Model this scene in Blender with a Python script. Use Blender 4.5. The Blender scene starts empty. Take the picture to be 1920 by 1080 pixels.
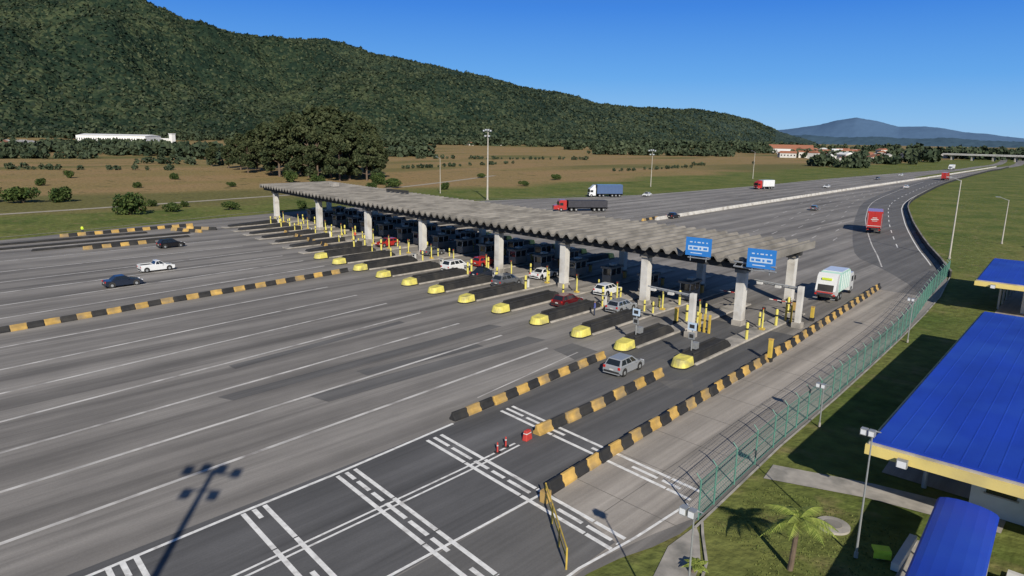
import bpy, math, random
import numpy as np
from mathutils import Matrix, Vector, noise
random.seed(7); np.random.seed(7)
S=bpy.context.scene
COL=bpy.context.collection
rad=math.radians
# world frame: +Y along the traffic lanes, +X towards the service buildings, camera drone above the origin
YAW=42.3
def P(az,d):               # survey helper: bearing from the drone + distance
    a=rad(az-YAW); return (math.sin(a)*d, math.cos(a)*d)

# ---------------------------------------------------------------- materials
def nodes(name):
    m=bpy.data.materials.new(name); m.use_nodes=True
    nt=m.node_tree; b=nt.nodes['Principled BSDF']; return m,nt,b
def N(nt,t,**k):
    n=nt.nodes.new(t)
    for a,v in k.items(): setattr(n,a,v)
    return n
def mat(name,col,rough=.7,var=.15,scale=3.0,metal=0.0,bump=0.0,stretch=(1,1,1),coat=0.0,dirt=None,dscale=.6,dlo=.48):
    m,nt,b=nodes(name)
    tc=N(nt,'ShaderNodeTexCoord'); mp=N(nt,'ShaderNodeMapping'); mp.inputs['Scale'].default_value=stretch
    nt.links.new(tc.outputs['Object'],mp.inputs[0])
    n1=N(nt,'ShaderNodeTexNoise'); n1.inputs['Scale'].default_value=scale; n1.inputs['Detail'].default_value=6
    nt.links.new(mp.outputs[0],n1.inputs['Vector'])
    r=N(nt,'ShaderNodeMapRange'); r.inputs['From Min'].default_value=.25; r.inputs['From Max'].default_value=.75
    r.inputs['To Min'].default_value=1-var; r.inputs['To Max'].default_value=1+var
    nt.links.new(n1.outputs['Fac'],r.inputs['Value'])
    mx=N(nt,'ShaderNodeVectorMath',operation='SCALE'); mx.inputs[0].default_value=col[:3]
    nt.links.new(r.outputs[0],mx.inputs['Scale'])
    out=mx.outputs[0]
    if dirt:
        n2=N(nt,'ShaderNodeTexNoise'); n2.inputs['Scale'].default_value=dscale; n2.inputs['Detail'].default_value=8
        nt.links.new(tc.outputs['Object'],n2.inputs['Vector'])
        r2=N(nt,'ShaderNodeMapRange'); r2.inputs['From Min'].default_value=dlo; r2.inputs['From Max'].default_value=dlo+.22
        nt.links.new(n2.outputs['Fac'],r2.inputs['Value'])
        mm=N(nt,'ShaderNodeMix',data_type='RGBA'); mm.inputs['B'].default_value=(*dirt,1)
        nt.links.new(r2.outputs[0],mm.inputs['Factor']); nt.links.new(out,mm.inputs['A']); out=mm.outputs['Result']
    nt.links.new(out,b.inputs['Base Color'])
    b.inputs['Roughness'].default_value=rough; b.inputs['Metallic'].default_value=metal
    b.inputs['Coat Weight'].default_value=coat
    if bump:
        bp=N(nt,'ShaderNodeBump'); bp.inputs['Strength'].default_value=bump; bp.inputs['Distance'].default_value=.05
        nt.links.new(n1.outputs['Fac'],bp.inputs['Height']); nt.links.new(bp.outputs[0],b.inputs['Normal'])
    return m

def asphalt(name,ca,cb,lane=6.3,track=.16,wear=.30):
    m,nt,b=nodes(name); L=nt.links.new
    tc=N(nt,'ShaderNodeTexCoord')
    def noi(sc,st,det=6,rough=.6):
        mp=N(nt,'ShaderNodeMapping'); mp.inputs['Scale'].default_value=st; L(tc.outputs['Object'],mp.inputs[0])
        n=N(nt,'ShaderNodeTexNoise'); n.inputs['Scale'].default_value=sc; n.inputs['Detail'].default_value=det; n.inputs['Roughness'].default_value=rough
        L(mp.outputs[0],n.inputs['Vector']); return n.outputs['Fac']
    big=noi(.035,(1,.5,1)); streak=noi(.9,(1,.02,1),5); streak2=noi(3.2,(1,.012,1),3); fine=noi(9,(1,1,1),4,.8); blot=noi(.35,(1,.35,1),8,.7)
    dark=noi(.55,(1,.035,1),4,.5)
    def mr(x,a,b_,c,d):
        r=N(nt,'ShaderNodeMapRange')
        for k,v in zip(('From Min','From Max','To Min','To Max'),(a,b_,c,d)): r.inputs[k].default_value=v
        L(x,r.inputs['Value']); return r.outputs[0]
    def mul(a,b_):
        q=N(nt,'ShaderNodeMath',operation='MULTIPLY'); L(a,q.inputs[0]); L(b_,q.inputs[1]); return q.outputs[0]
    mixf=mr(big,.35,.65,0,1)
    mm=N(nt,'ShaderNodeMix',data_type='RGBA'); mm.inputs['A'].default_value=(*ca,1); mm.inputs['B'].default_value=(*cb,1); L(mixf,mm.inputs['Factor'])
    sx=N(nt,'ShaderNodeSeparateXYZ'); L(tc.outputs['Object'],sx.inputs[0])
    w=N(nt,'ShaderNodeMath',operation='MULTIPLY'); w.inputs[1].default_value=2*math.pi/lane; L(sx.outputs[0],w.inputs[0])
    s=N(nt,'ShaderNodeMath',operation='COSINE'); L(w.outputs[0],s.inputs[0])
    tr=mr(s.outputs[0],-1,1,1-track,1+track)
    f=mul(mul(mul(mul(mr(streak,.3,.7,.78,1.22),mr(fine,.2,.8,.84,1.16)),mr(blot,.3,.7,.84,1.16)),tr),mr(streak2,.3,.7,.9,1.1))
    f=mul(f,mr(dark,.52,.64,1,1-wear))
    v=N(nt,'ShaderNodeVectorMath',operation='SCALE'); L(mm.outputs['Result'],v.inputs[0]); L(f,v.inputs['Scale'])
    L(v.outputs[0],b.inputs['Base Color']); b.inputs['Roughness'].default_value=.85
    bp=N(nt,'ShaderNodeBump'); bp.inputs['Strength'].default_value=.25; bp.inputs['Distance'].default_value=.02
    L(fine,bp.inputs['Height']); L(bp.outputs[0],b.inputs['Normal'])
    return m

def foliage(name,dark,light,scale=.5,lo=.45,hi=1.05):
    m,nt,b=nodes(name); L=nt.links.new
    tc=N(nt,'ShaderNodeTexCoord'); ge=N(nt,'ShaderNodeNewGeometry')
    n=N(nt,'ShaderNodeTexNoise'); n.inputs['Scale'].default_value=scale; n.inputs['Detail'].default_value=4
    L(tc.outputs['Object'],n.inputs['Vector'])
    a=N(nt,'ShaderNodeMath',operation='MULTIPLY_ADD'); a.inputs[1].default_value=.5; L(ge.outputs['Random Per Island'],a.inputs[0]); L(n.outputs['Fac'],a.inputs[2])
    r=N(nt,'ShaderNodeMapRange'); r.inputs['From Min'].default_value=lo; r.inputs['From Max'].default_value=hi; L(a.outputs[0],r.inputs['Value'])
    mm=N(nt,'ShaderNodeMix',data_type='RGBA'); mm.inputs['A'].default_value=(*dark,1); mm.inputs['B'].default_value=(*light,1); L(r.outputs[0],mm.inputs['Factor'])
    L(mm.outputs['Result'],b.inputs['Base Color']); b.inputs['Roughness'].default_value=.75
    b.inputs['Specular IOR Level'].default_value=.2
    return m

M={}
M['asph']=asphalt('plaza_asphalt',(.195,.181,.165),(.252,.235,.215))
M['asph_dark']=asphalt('dark_asphalt',(.088,.087,.088),(.118,.116,.116),lane=5.2,track=.06,wear=.15)
M['asph_patch']=asphalt('asphalt_patch',(.115,.111,.107),(.145,.140,.134),lane=3,track=.05,wear=.15)
M['conc_road']=asphalt('concrete_pavement',(.30,.268,.232),(.37,.335,.295),lane=5,track=.06)
M['joint']=mat('pavement_joint',(.16,.148,.135),.9,.3,1)
M['white']=mat('road_paint_white',(.80,.79,.76),.7,.2,2.5,dirt=(.42,.40,.38),dscale=1.6,dlo=.53)
M['whitefade']=mat('road_paint_worn',(.56,.54,.51),.8,.3,1.2,stretch=(1,.2,1),dirt=(.27,.25,.235),dscale=.5,dlo=.49)
M['conc']=mat('concrete',(.38,.35,.31),.85,.2,1.5,bump=.3,dirt=(.2,.19,.17))
M['conc_dk']=mat('weathered_concrete',(.235,.217,.190),.9,.35,.8,bump=.4,stretch=(1,.35,1),dirt=(.13,.12,.105),dscale=.25)
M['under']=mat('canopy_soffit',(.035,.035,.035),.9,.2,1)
M['col']=mat('column_paint',(.62,.60,.56),.8,.12,1.2,dirt=(.38,.35,.31))
M['yellow']=mat('yellow_paint',(.60,.43,.07),.6,.18,1.2,dirt=(.36,.25,.07),dscale=.8)
M['lemon']=mat('nose_yellow',(.68,.60,.13),.65,.18,2,dirt=(.38,.34,.14),dscale=1.2)
M['orange']=mat('barrier_yellow',(.52,.33,.09),.78,.35,1.0,dirt=(.27,.20,.11),dscale=.6,dlo=.43)
M['black']=mat('black_paint',(.022,.022,.023),.8,.3,1.5,dirt=(.045,.042,.038))
M['rubber']=mat('rubber',(.02,.02,.02),.85,.2,4)
M['glass']=mat('dark_glass',(.015,.02,.025),.08,.05,1); M['glass'].node_tree.nodes['Principled BSDF'].inputs['Specular IOR Level'].default_value=.8
M['steel']=mat('galvanised_steel',(.42,.43,.43),.45,.12,3,metal=.5)
M['pole']=mat('concrete_pole',(.45,.42,.37),.85,.15,2)
M['green_fence']=mat('green_fence_paint',(.09,.23,.18),.5,.2,3)
M['blue_roof']=mat('blue_roof_sheet',(.010,.045,.40),.5,.2,.35,stretch=(1,.5,1),dirt=(.018,.07,.44),dscale=.2)
M['fascia']=mat('fascia_yellow',(.76,.60,.20),.5,.08,1,dirt=(.55,.44,.17),dscale=.5)
M['blue_sign']=mat('sign_blue',(.03,.20,.58),.4,.05,2)
M['sign_lb']=mat('sign_light',(.50,.62,.76),.4,.05,2)
M['wall']=mat('white_wall',(.60,.59,.56),.85,.1,1,dirt=(.5,.48,.45))
M['boothwall']=mat('booth_cladding',(.17,.17,.165),.6,.15,1)
M['warehouse']=mat('warehouse_white',(.80,.80,.78),.6,.05,.1)
M['roof_red']=mat('clay_roof',(.34,.14,.08),.85,.2,1)
M['roof_grey']=mat('fibre_roof',(.33,.32,.31),.85,.15,1)
M['red']=mat('red_plastic',(.50,.05,.04),.6,.15,3)
M['tail']=mat('tail_light',(.5,.02,.015),.3,.05,3)
M['head']=mat('head_light',(.75,.76,.78),.15,.05,3)
M['hivis']=mat('hivis_fabric',(.62,.75,.05),.8,.1,3)
M['bark']=mat('bark',(.14,.10,.07),.9,.3,3,bump=.5)
M['leaf']=foliage('tree_foliage',(.020,.034,.014),(.080,.092,.040),.12)
M['leaf2']=foliage('shrub_foliage',(.02,.045,.012),(.085,.115,.03),.3)
M['leaf_far']=foliage('distant_foliage',(.028,.046,.026),(.072,.092,.050),.02)
M['leaf_hill']=foliage('hill_canopy_foliage',(.013,.026,.017),(.066,.082,.042),.0055,.52,.98)  # dark tone tinted bluish: slight haze painted into the leaf colour
M['palm']=foliage('palm_frond',(.12,.17,.03),(.30,.34,.08),1.5)
M['tuft']=foliage('grass_blades',(.080,.115,.028),(.16,.175,.05),.8)
M['dirtroad']=mat('gravel_track',(.36,.32,.25),.95,.2,.3)
def paint(name,c,metal=.35): return mat(name,c,.3,.04,2,metal=metal,coat=.6)
for k,c in dict(silver=(.42,.44,.46),grey=(.16,.17,.19),navy=(.02,.03,.055),white_p=(.72,.73,.73),black_p=(.012,.012,.015),wine=(.16,.015,.02),red_p=(.42,.025,.02),blue_p=(.10,.16,.30)).items():
    M[k]=paint('paint_'+k,c,0 if k in('white_p','red_p') else .35)
M['trailer']=mat('tarpaulin_dark',(.035,.035,.045),.7,.25,2)
M['green_p']=mat('truck_green',(.42,.64,.56),.4,.05,2)

# ---------------------------------------------------------------- mesh builder
class MB:
    def __init__(s): s.v=[]; s.f=[]; s.m=[]; s.mats=[]
    def mi(s,k):
        if k not in s.mats: s.mats.append(k)
        return s.mats.index(k)
    def add(s,vs,fs,k):
        o=len(s.v); s.v+= [tuple(p) for p in vs]; i=s.mi(k)
        for f in fs: s.f.append([o+q for q in f]); s.m.append(i)
    def poly(s,pts,k): s.add(pts,[list(range(len(pts)))],k)
    def hexa(s,b,t,k):
        s.add(list(b)+list(t),[(3,2,1,0),(4,5,6,7),(0,1,5,4),(1,2,6,5),(2,3,7,6),(3,0,4,7)],k)
    def box(s,c,d,k,rot=0,taper=1.0):
        x,y,z=c; a,b,h=d[0]/2,d[1]/2,d[2]/2; cr,sr=math.cos(rot),math.sin(rot)
        def q(px,py,pz): return (x+px*cr-py*sr,y+px*sr+py*cr,z+pz)
        B=[q(-a,-b,-h),q(a,-b,-h),q(a,b,-h),q(-a,b,-h)]; t=taper
        T=[q(-a*t,-b*t,h),q(a*t,-b*t,h),q(a*t,b*t,h),q(-a*t,b*t,h)]
        s.hexa(B,T,k)
    def prism(s,prof,x0,x1,k):
        n=len(prof); vs=[(x0,y,z) for y,z in prof]+[(x1,y,z) for y,z in prof]
        fs=[list(range(n))[::-1],list(range(n,2*n))]+[(i,(i+1)%n,n+(i+1)%n,n+i) for i in range(n)]
        s.add(vs,fs,k)
    def cyl(s,p0,p1,r0,r1,k,n=10,cap=True):
        p0=Vector(p0); p1=Vector(p1); d=(p1-p0).normalized()
        a=d.orthogonal().normalized(); b=d.cross(a)
        vs=[]
        for p,r in ((p0,r0),(p1,r1)):
            for i in range(n):
                t=2*math.pi*i/n; vs.append(p+a*(r*math.cos(t))+b*(r*math.sin(t)))
        fs=[(i,(i+1)%n,n+(i+1)%n,n+i) for i in range(n)]
        if cap: fs+=[list(range(n))[::-1],list(range(n,2*n))]
        s.add(vs,fs,k)
    def obj(s,name,loc=(0,0,0),rz=0,bevel=0,smooth=False,seg=2,parent=None):
        me=bpy.data.meshes.new(name); me.from_pydata([tuple(p) for p in s.v],[],s.f)
        for k in s.mats: me.materials.append(M[k])
        me.polygons.foreach_set('material_index',s.m)
        if smooth: me.polygons.foreach_set('use_smooth',[True]*len(s.f))
        me.update(); o=bpy.data.objects.new(name,me); COL.objects.link(o)
        o.location=loc; o.rotation_euler[2]=rz
        if bevel:
            b=o.modifiers.new('bevel','BEVEL'); b.width=bevel; b.segments=seg; b.limit_method='ANGLE'; b.angle_limit=rad(35)
        if parent: o.parent=parent
        return o
def copyobj(o,name,loc,rz=0,sc=1):
    c=bpy.data.objects.new(name,o.data); COL.objects.link(c); c.location=loc; c.rotation_euler[2]=rz
    c.scale=(sc,)*3 if not isinstance(sc,tuple) else sc
    for m in o.modifiers:
        if m.type=='BEVEL':
            b=c.modifiers.new('bevel','BEVEL'); b.width=m.width; b.segments=m.segments; b.limit_method='ANGLE'; b.angle_limit=m.angle_limit
    return c
def sheet(name,pts,z,k):
    b=MB(); b.poly([(x,y,z) for x,y in pts],k); return b.obj(name)
def strip(b,pts,w,z,k):
    L=[];R=[]
    for i,p in enumerate(pts):
        a=Vector(pts[max(0,i-1)]); c=Vector(pts[min(len(pts)-1,i+1)]); d=(c-a).normalized(); n=Vector((-d.y,d.x))
        L.append((p[0]+n.x*w/2,p[1]+n.y*w/2,z)); R.append((p[0]-n.x*w/2,p[1]-n.y*w/2,z))
    for i in range(len(pts)-1): b.poly([R[i],R[i+1],L[i+1],L[i]],k)
def smoothline(pts,step=6):
    out=[]
    n=len(pts)
    for i in range(n-1):
        p0=Vector(pts[max(0,i-1)]);p1=Vector(pts[i]);p2=Vector(pts[i+1]);p3=Vector(pts[min(n-1,i+2)])
        k=max(1,int((p2-p1).length/step))
        for j in range(k):
            t=j/k
            out.append(tuple(.5*((2*p1)+(p2-p0)*t+(2*p0-5*p1+4*p2-p3)*t*t+(3*p1-p0-3*p2+p3)*t**3)))
    out.append(tuple(pts[-1])); return out
def leafcloud(C,sz):
    n=len(C); a=np.random.normal(size=(n,3)); a/=np.linalg.norm(a,axis=1)[:,None]
    b=np.random.normal(size=(n,3)); b-= (a*b).sum(1)[:,None]*a; b/=np.linalg.norm(b,axis=1)[:,None]
    s=sz[:,None]; V=np.stack([C-a*s-b*s*.6,C+a*s-b*s*.8,C+a*s*.7+b*s,C-a*s*.9+b*s*.7],1).reshape(-1,3)
    F=np.arange(n*4).reshape(-1,4); return V,F
def leafobj(name,V,F,k):
    me=bpy.data.meshes.new(name); me.from_pydata(V.tolist(),[],F.tolist()); me.materials.append(M[k]); me.update()
    return me
def shell(c,r,n):
    d=np.random.normal(size=(n,3)); d/=np.linalg.norm(d,axis=1)[:,None]
    rr=np.random.uniform(.55,1.05,n)[:,None]; return np.array(c)+d*rr*np.array(r)

# ---------------------------------------------------------------- ground
def ground_mat():
    m,nt,b=nodes('field_ground'); L=nt.links.new
    tc=N(nt,'ShaderNodeTexCoord'); sx=N(nt,'ShaderNodeSeparateXYZ'); L(tc.outputs['Object'],sx.inputs[0])
    def noi(sc,det=6,st=(1,1,1)):
        mp=N(nt,'ShaderNodeMapping'); mp.inputs['Scale'].default_value=st; L(tc.outputs['Object'],mp.inputs[0])
        n=N(nt,'ShaderNodeTexNoise'); n.inputs['Scale'].default_value=sc; n.inputs['Detail'].default_value=det; L(mp.outputs[0],n.inputs['Vector']); return n.outputs['Fac']
    def mr(x,a,b_,c=0,d=1):
        r=N(nt,'ShaderNodeMapRange')
        for k,v in zip(('From Min','From Max','To Min','To Max'),(a,b_,c,d)): r.inputs[k].default_value=v
        L(x,r.inputs['Value']); return r.outputs[0]
    def mix(f,a,b_):
        q=N(nt,'ShaderNodeMix',data_type='RGBA'); L(f,q.inputs['Factor'])
        for s,i in((a,'A'),(b_,'B')):
            if isinstance(s,tuple): q.inputs[i].default_value=(*s,1)
            else: L(s,q.inputs[i])
        return q.outputs['Result']
    green=mix(mr(noi(.08),.35,.65),(.090,.125,.030),(.165,.175,.052))
    green=mix(mr(noi(.35,8),.56,.72),green,(.20,.175,.075))
    brown=mix(mr(noi(.03,9,(1,.4,1)),.38,.62),(.300,.205,.100),(.250,.190,.080))
    brown=mix(mr(noi(.011,10,(1.0,.3,1)),.54,.62),brown,(.150,.140,.052))
    brown=mix(mr(noi(.16,8),.60,.70),brown,(.11,.105,.042))
    a=N(nt,'ShaderNodeMath',operation='MULTIPLY_ADD'); a.inputs[1].default_value=60; L(noi(.02,8),a.inputs[0]); L(sx.outputs[0],a.inputs[2])
    msk=mr(a.outputs[0],-172,-158)
    b2=N(nt,'ShaderNodeMath',operation='MULTIPLY_ADD'); b2.inputs[1].default_value=30; L(noi(.03,8),b2.inputs[0]); L(sx.outputs[0],b2.inputs[2])
    right=mr(b2.outputs[0],-2,6)
    far=mr(sx.outputs[1],140,160)
    rr=N(nt,'ShaderNodeMath',operation='MULTIPLY'); L(right,rr.inputs[0]); L(far,rr.inputs[1])
    col=mix(rr.outputs[0],mix(msk,brown,green),brown)
    f=mr(noi(.9,8),.25,.75,.66,1.34)
    v=N(nt,'ShaderNodeVectorMath',operation='SCALE'); L(col,v.inputs[0]); L(f,v.inputs['Scale'])
    L(v.outputs[0],b.inputs['Base Color']); b.inputs['Roughness'].default_value=.95; b.inputs['Specular IOR Level'].default_value=.1
    bp=N(nt,'ShaderNodeBump'); bp.inputs['Strength'].default_value=.6; bp.inputs['Distance'].default_value=.3
    L(noi(1.7,8),bp.inputs['Height']); L(bp.outputs[0],b.inputs['Normal'])
    return m
M['ground']=ground_mat()
G=22000
sheet('ground',[(-G,-G),(G,-G),(G,G),(-G,G)],-.06,'ground')

# ---------------------------------------------------------------- plaza and road
st=[(-90,-148,-16.9),(20,-151,-16.9),(25,-151.5,-16.6),(28,-152,-15.6),(31,-152,-15.0),(44,-155,-15.7),(56,-157,-16),(80,-161,-17),(105,-163,-18.6),(122,-160.5,-20.7),
 (150,-155.5,-29.6),(180,-147,-38.5),(211,-137,-47),(256,-133,-58),(315,-131,-66.7),(429,-131,-79),(630,-122,-92),(724,-120,-95),(1100,-150,-125),(2600,-360,-335)]
b=MB()
ls=smoothline([(l,y) for y,l,r in st],12); rs=smoothline([(r,y) for y,l,r in st],12)
def interp(ln,y):
    for i in range(len(ln)-1):
        if ln[i][1]<=y<=ln[i+1][1]:
            t=(y-ln[i][1])/max(1e-6,ln[i+1][1]-ln[i][1]); return ln[i][0]*(1-t)+ln[i+1][0]*t
    return ln[-1][0]
ys=[-90+i*10 for i in range(12)]+[24,26,28,30]+[34+i*6 for i in range(60)]+[400+i*30 for i in range(74)]
ys=sorted(set([y for y in ys if y<=2600]+[2600]))
for y0,y1 in zip(ys[:-1],ys[1:]):
    b.poly([(interp(ls,y0),y0,0),(interp(rs,y0),y0,0),(interp(rs,y1),y1,0),(interp(ls,y1),y1,0)],'asph')
b.obj('asphalt_road')
def guardx(y): return interp(rs,y)
b=MB()
yy=[106+i*6 for i in range(60)]
def cw(y): return max(1.5,min(12.5,(y-104)*.45))
for y0,y1 in zip(yy[:-1],yy[1:]):
    b.poly([(guardx(y0)-1-cw(y0),y0,.006),(guardx(y0)-.8,y0,.006),(guardx(y1)-.8,y1,.006),(guardx(y1)-1-cw(y1),y1,.006)],'asph_patch')
b.obj('carriageway_surface')
sheet('automatic_lane_surface',[(-33.7,-20),(-23.0,-20),(-23.0,34),(-23.6,56),(-24.2,72),(-34.8,72),(-34.8,50),(-34.2,38),(-33.9,30)],.004,'asph_dark')
sheet('truck_lane_surface',[(-22.9,-20),(-17.1,-20),(-17.0,25),(-16.2,29),(-15.4,32),(-16.1,44),(-16.4,56),(-17.4,80),(-19,104),(-26.0,104),(-25.2,84),(-24.3,68),(-23.6,51),(-22.9,34)],.004,'conc_road')
sheet('truck_lane_dark_surface',[(-22.9,-20),(-17.3,-20),(-17.2,27),(-22.9,28.6)],.008,'asph_patch')
b=MB()
for i in range(16):
    y=31+i*4.8; xl=-23.1-(y-28)*.037; xr=interp(rs,y)-.4; strip(b,[(xl,y),(xr,y-.5)],.05,.009,'joint')
strip(b,[(-19.3,29),(-19.6,50),(-20.6,80),(-22,103)],.05,.009,'joint')
b.obj('pavement_joints')
for n,pts in enumerate([[(-50.4,22),(-48.9,22.5),(-49.1,52.5),(-50.6,52)],[(-45.8,27),(-43.6,27.4),(-42.6,52),(-44.6,51.6)],[(-48,33),(-46.4,33),(-45.4,46),(-46.6,46)],
    [(-31.5,50),(-29.5,50),(-29.5,55),(-31.5,55)],[(-28.0,49.5),(-26.5,48.6),(-25.1,50),(-26.4,52)],[(-56.9,26),(-55.7,26),(-57.5,46),(-58.4,46)],[(-40,50),(-36.6,49),(-36.6,52.6),(-40,53)]]):
    sheet('asphalt_repair_patch',pts,.006,'asph_patch')
b=MB(); z=.012
lane_l=[-38.9,-44.8,-50.5,-56,-62.2,-68.6,-75.9]; isl=[-28.7,-35.3,-41,-47.1,-53.5,-59.9,-66.2,-72.3,-78.9,-85.3,-91.8,-97.9]
for xl,xi in zip(lane_l,isl[2:9]):
    sl=(xi-xl)/46; strip(b,[(xl-sl*60,-55),(xl,5),(xi+.3,50)],.3,z,'whitefade')
for xl,xi in [(-88.4,-91.8),(-95,-97.9),(-102.5,-104.2),(-109.7,-110.8),(-118,-118),(-127.7,-127),(-139,-138)]:
    strip(b,[(xl,-55),(xl,15),(xi,58)],.32,z,'whitefade')
strip(b,[(-32.2,-20),(-33.3,15),(-33.4,21),(-33.9,31.3)],.22,z,'white')
strip(b,[(-28.1,-20),(-28.45,27),(-28.6,32)],.15,z,'white'); strip(b,[(-27.7,-20),(-28.0,27),(-28.2,32)],.15,z,'white')
strip(b,[(-23.2,-20),(-23.2,17),(-23.0,28.2)],.18,z,'white')
strip(b,[(-17.3,-20),(-17.2,24),(-16.7,28),(-16.4,33)],.16,z,'white')
strip(b,[(-36.2,36),(-37.8,51)],.14,z,'whitefade')
for gi,(y0,xe,nb) in enumerate([(15.2,-23.4,3),(21.1,-19.6,3),(28.1,-17.0,3),(35.3,-16.5,3),(8.6,-23.4,3)]):
    for j,off in enumerate((0,.62,1.24)[:nb]):
        x=-33.1
        while x<xe:
            ln=(random.uniform(1.0,2.2) if (j==1) else random.uniform(3.5,5.5)); gap=.35 if j==1 else .10
            x1=min(x+ln,xe); yA=y0+off-(x+33.4)*.115; yB=y0+off-(x1+33.4)*.115
            if not(j==1 and random.random()<.12):
                b.poly([(x,yA,z+.004),(x1,yB,z+.004),(x1,yB+.27,z+.004),(x,yA+.27,z+.004)],'white')
            x=x1+gap
strip(b,[(guardx(y)-1.5,y) for y in range(132,700,6)],.22,z,'white')
strip(b,[(guardx(y)-9.3-(.02*(y-120) if y<200 else 1.6),y) for y in range(124,420,6)],.22,z,'whitefade')
for y in range(150,640,12): strip(b,[(guardx(y)-5.2,y),(guardx(y+5)-5.2,y+5)],.2,z,'white')
for k in range(1,6):
    for y in range(150,420,16):
        xx=guardx(y)-13-k*4.3*(1-(y-150)/600)
        if xx>-88: strip(b,[(xx,y),(xx-.8,y+5)],.18,z,'whitefade')
for k in range(9):
    strip(b,[(-98-k*6.2,102),(-98-k*5.4,150),(-99-k*4.2,200)],.2,z,'whitefade')
for k in range(1,5):
    for y in range(200,640,18): strip(b,[(-99-k*6+ (y-200)*.012*k,y),(-99-k*6+(y-194)*.012*k,y+6)],.2,z,'whitefade')
strip(b,[(x+1.2,y) for x,y in ls if 100<y<900],.2,z,'white')
b.obj('road_markings')
med=smoothline([(-90.2,152),(-90.7,166),(-92.3,226),(-94.9,322),(-96.5,417),(-100,560),(-106,760)],10)
b=MB(); strip(b,med,1.6,.02,'conc'); b.obj('median_strip')
b=MB()
for a,c in zip(med[:-1],med[1:]):
    d=Vector(c)-Vector(a); L=d.length; rz=math.atan2(d.y,d.x)-math.pi/2
    b.box(((a[0]+c[0])/2,(a[1]+c[1])/2,.22),(.6,L*.98,.4),'col',rz,); b.box(((a[0]+c[0])/2,(a[1]+c[1])/2,.62),(.25,L*.98,.42),'col',rz)
b.obj('concrete_median_barrier')
b=MB(); strip(b,smoothline([(-101,470),(-104,560),(-108,724),(-138,1100),(-350,2600)],30),9,.03,'ground'); b.obj('grass_median')
b=MB(); strip(b,smoothline([(-190,-60),(-197,20),(-200,60),(-207,118),(-214,170),(-250,260)],8),2.6,-.02,'dirtroad'); b.obj('dirt_path')
b=MB(); strip(b,smoothline([(-154,-60),(-156,30),(-161,60),(-166,87),(-163,130),(-158,156),(-140,214)],8),.35,.02,'conc'); b.obj('kerb')
sheet('building_apron',[(-9.6,45),(16,45),(16,135),(-12.6,135),(-11.2,80)],-.02,'conc_road')
sheet('footpath',[(-14.6,39.0),(-9.3,40.9),(-3,41.9),(-3,44.2),(-9.5,43.0),(-14.9,41.2)],-.012,'conc')
sheet('footpath',[(-15.0,31.3),(-14.5,30.7),(-13.2,28.4),(-12.0,24),(-11.8,15),(-13.2,15),(-13.8,24),(-15.1,28.6)],-.015,'conc')
b=MB(); strip(b,smoothline([(-14.9,31.8),(-14.3,30.7),(-13.0,28.6),(-11.9,24),(-11.7,15)],2),.14,.05,'conc')
strip(b,[(x+.1,y) for x,y in rs if 28<y<128],.16,.06,'conc'); b.obj('kerb')

# ---------------------------------------------------------------- striped barriers
def barrier(pts,seg=1.35,h=.62,w=.55,first=0):
    b=MB(); P_=[Vector(p) for p in pts]; tot=sum((c-a).length for a,c in zip(P_[:-1],P_[1:])); n=int(tot/seg)
    def at(s):
        for a,c in zip(P_[:-1],P_[1:]):
            L=(c-a).length
            if s<=L: return a+(c-a)*(s/L),(c-a).normalized()
            s-=L
        return P_[-1],(P_[-1]-P_[-2]).normalized()
    for i in range(n):
        p,d=at((i+.5)*tot/n); rz=math.atan2(d.y,d.x)-math.pi/2+random.uniform(-.035,.035)
        k='orange' if (i+first)%2==0 else 'black'; ox=random.uniform(-.07,.07)
        prof=[(-w/2,0),(-w/2,.16),(-w*.22,.34),(-w*.16,h),(w*.16,h),(w*.22,.34),(w/2,.16),(w/2,0)]
        L=tot/n*.965/2; cr,sr=math.cos(rz),math.sin(rz)
        vs=[]
        for yy_ in(-L,L):
            for x,zz in prof: x+=ox; vs.append((p.x+x*cr-yy_*sr,p.y+x*sr+yy_*cr,zz))
        m_=len(prof); fs=[list(range(m_)),list(range(m_,2*m_))[::-1]]+[(j+1,j,m_+j,m_+j+1) for j in range(m_-1)]
        b.add(vs,fs,k)
    return b.obj('striped_road_barrier',bevel=.05)
barrier([(-80.5,-30),(-82.2,14.9),(-82.6,21.8),(-83.8,31.9),(-84.4,42.9),(-85.2,52.2),(-85.6,58)],1.5)
barrier([(-34.4,31.6),(-34.5,38),(-34.9,44),(-35.2,51.5)],1.4,w=.65,first=1)
barrier([(-28.4,34),(-28.4,41.7),(-28.8,51)],1.5,w=.7,h=.7)
barrier([(-22.8,28.4),(-23.1,34.4),(-23.3,41.7),(-23.6,51.4),(-24.1,67.6),(-24.8,81.8),(-26.1,105.4)],1.3,w=.65,h=.7,first=1)
barrier([(-149.3,38),(-149.3,43.6),(-149.9,63)],1.4)
barrier([(-131,36.5),(-131.7,48.3)],1.4)
barrier([(-146,57),(-139,60)],1.3); barrier([(-146,60),(-141,64)],1.3)
barrier([(-104,68),(-128,72)],1.4)
barrier([(-91.5,148),(-92.0,156)],1.5)
for x,y0,y1 in [(-139.5,26,58),(-145,20,52),(-135,30,56)]:
    b=MB(); b.prism([(y0,0),(y0+.3,.35),(y1-.3,.35),(y1,0)],x-.25,x+.25,'black'); b.obj('low_lane_divider',bevel=.03)

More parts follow.
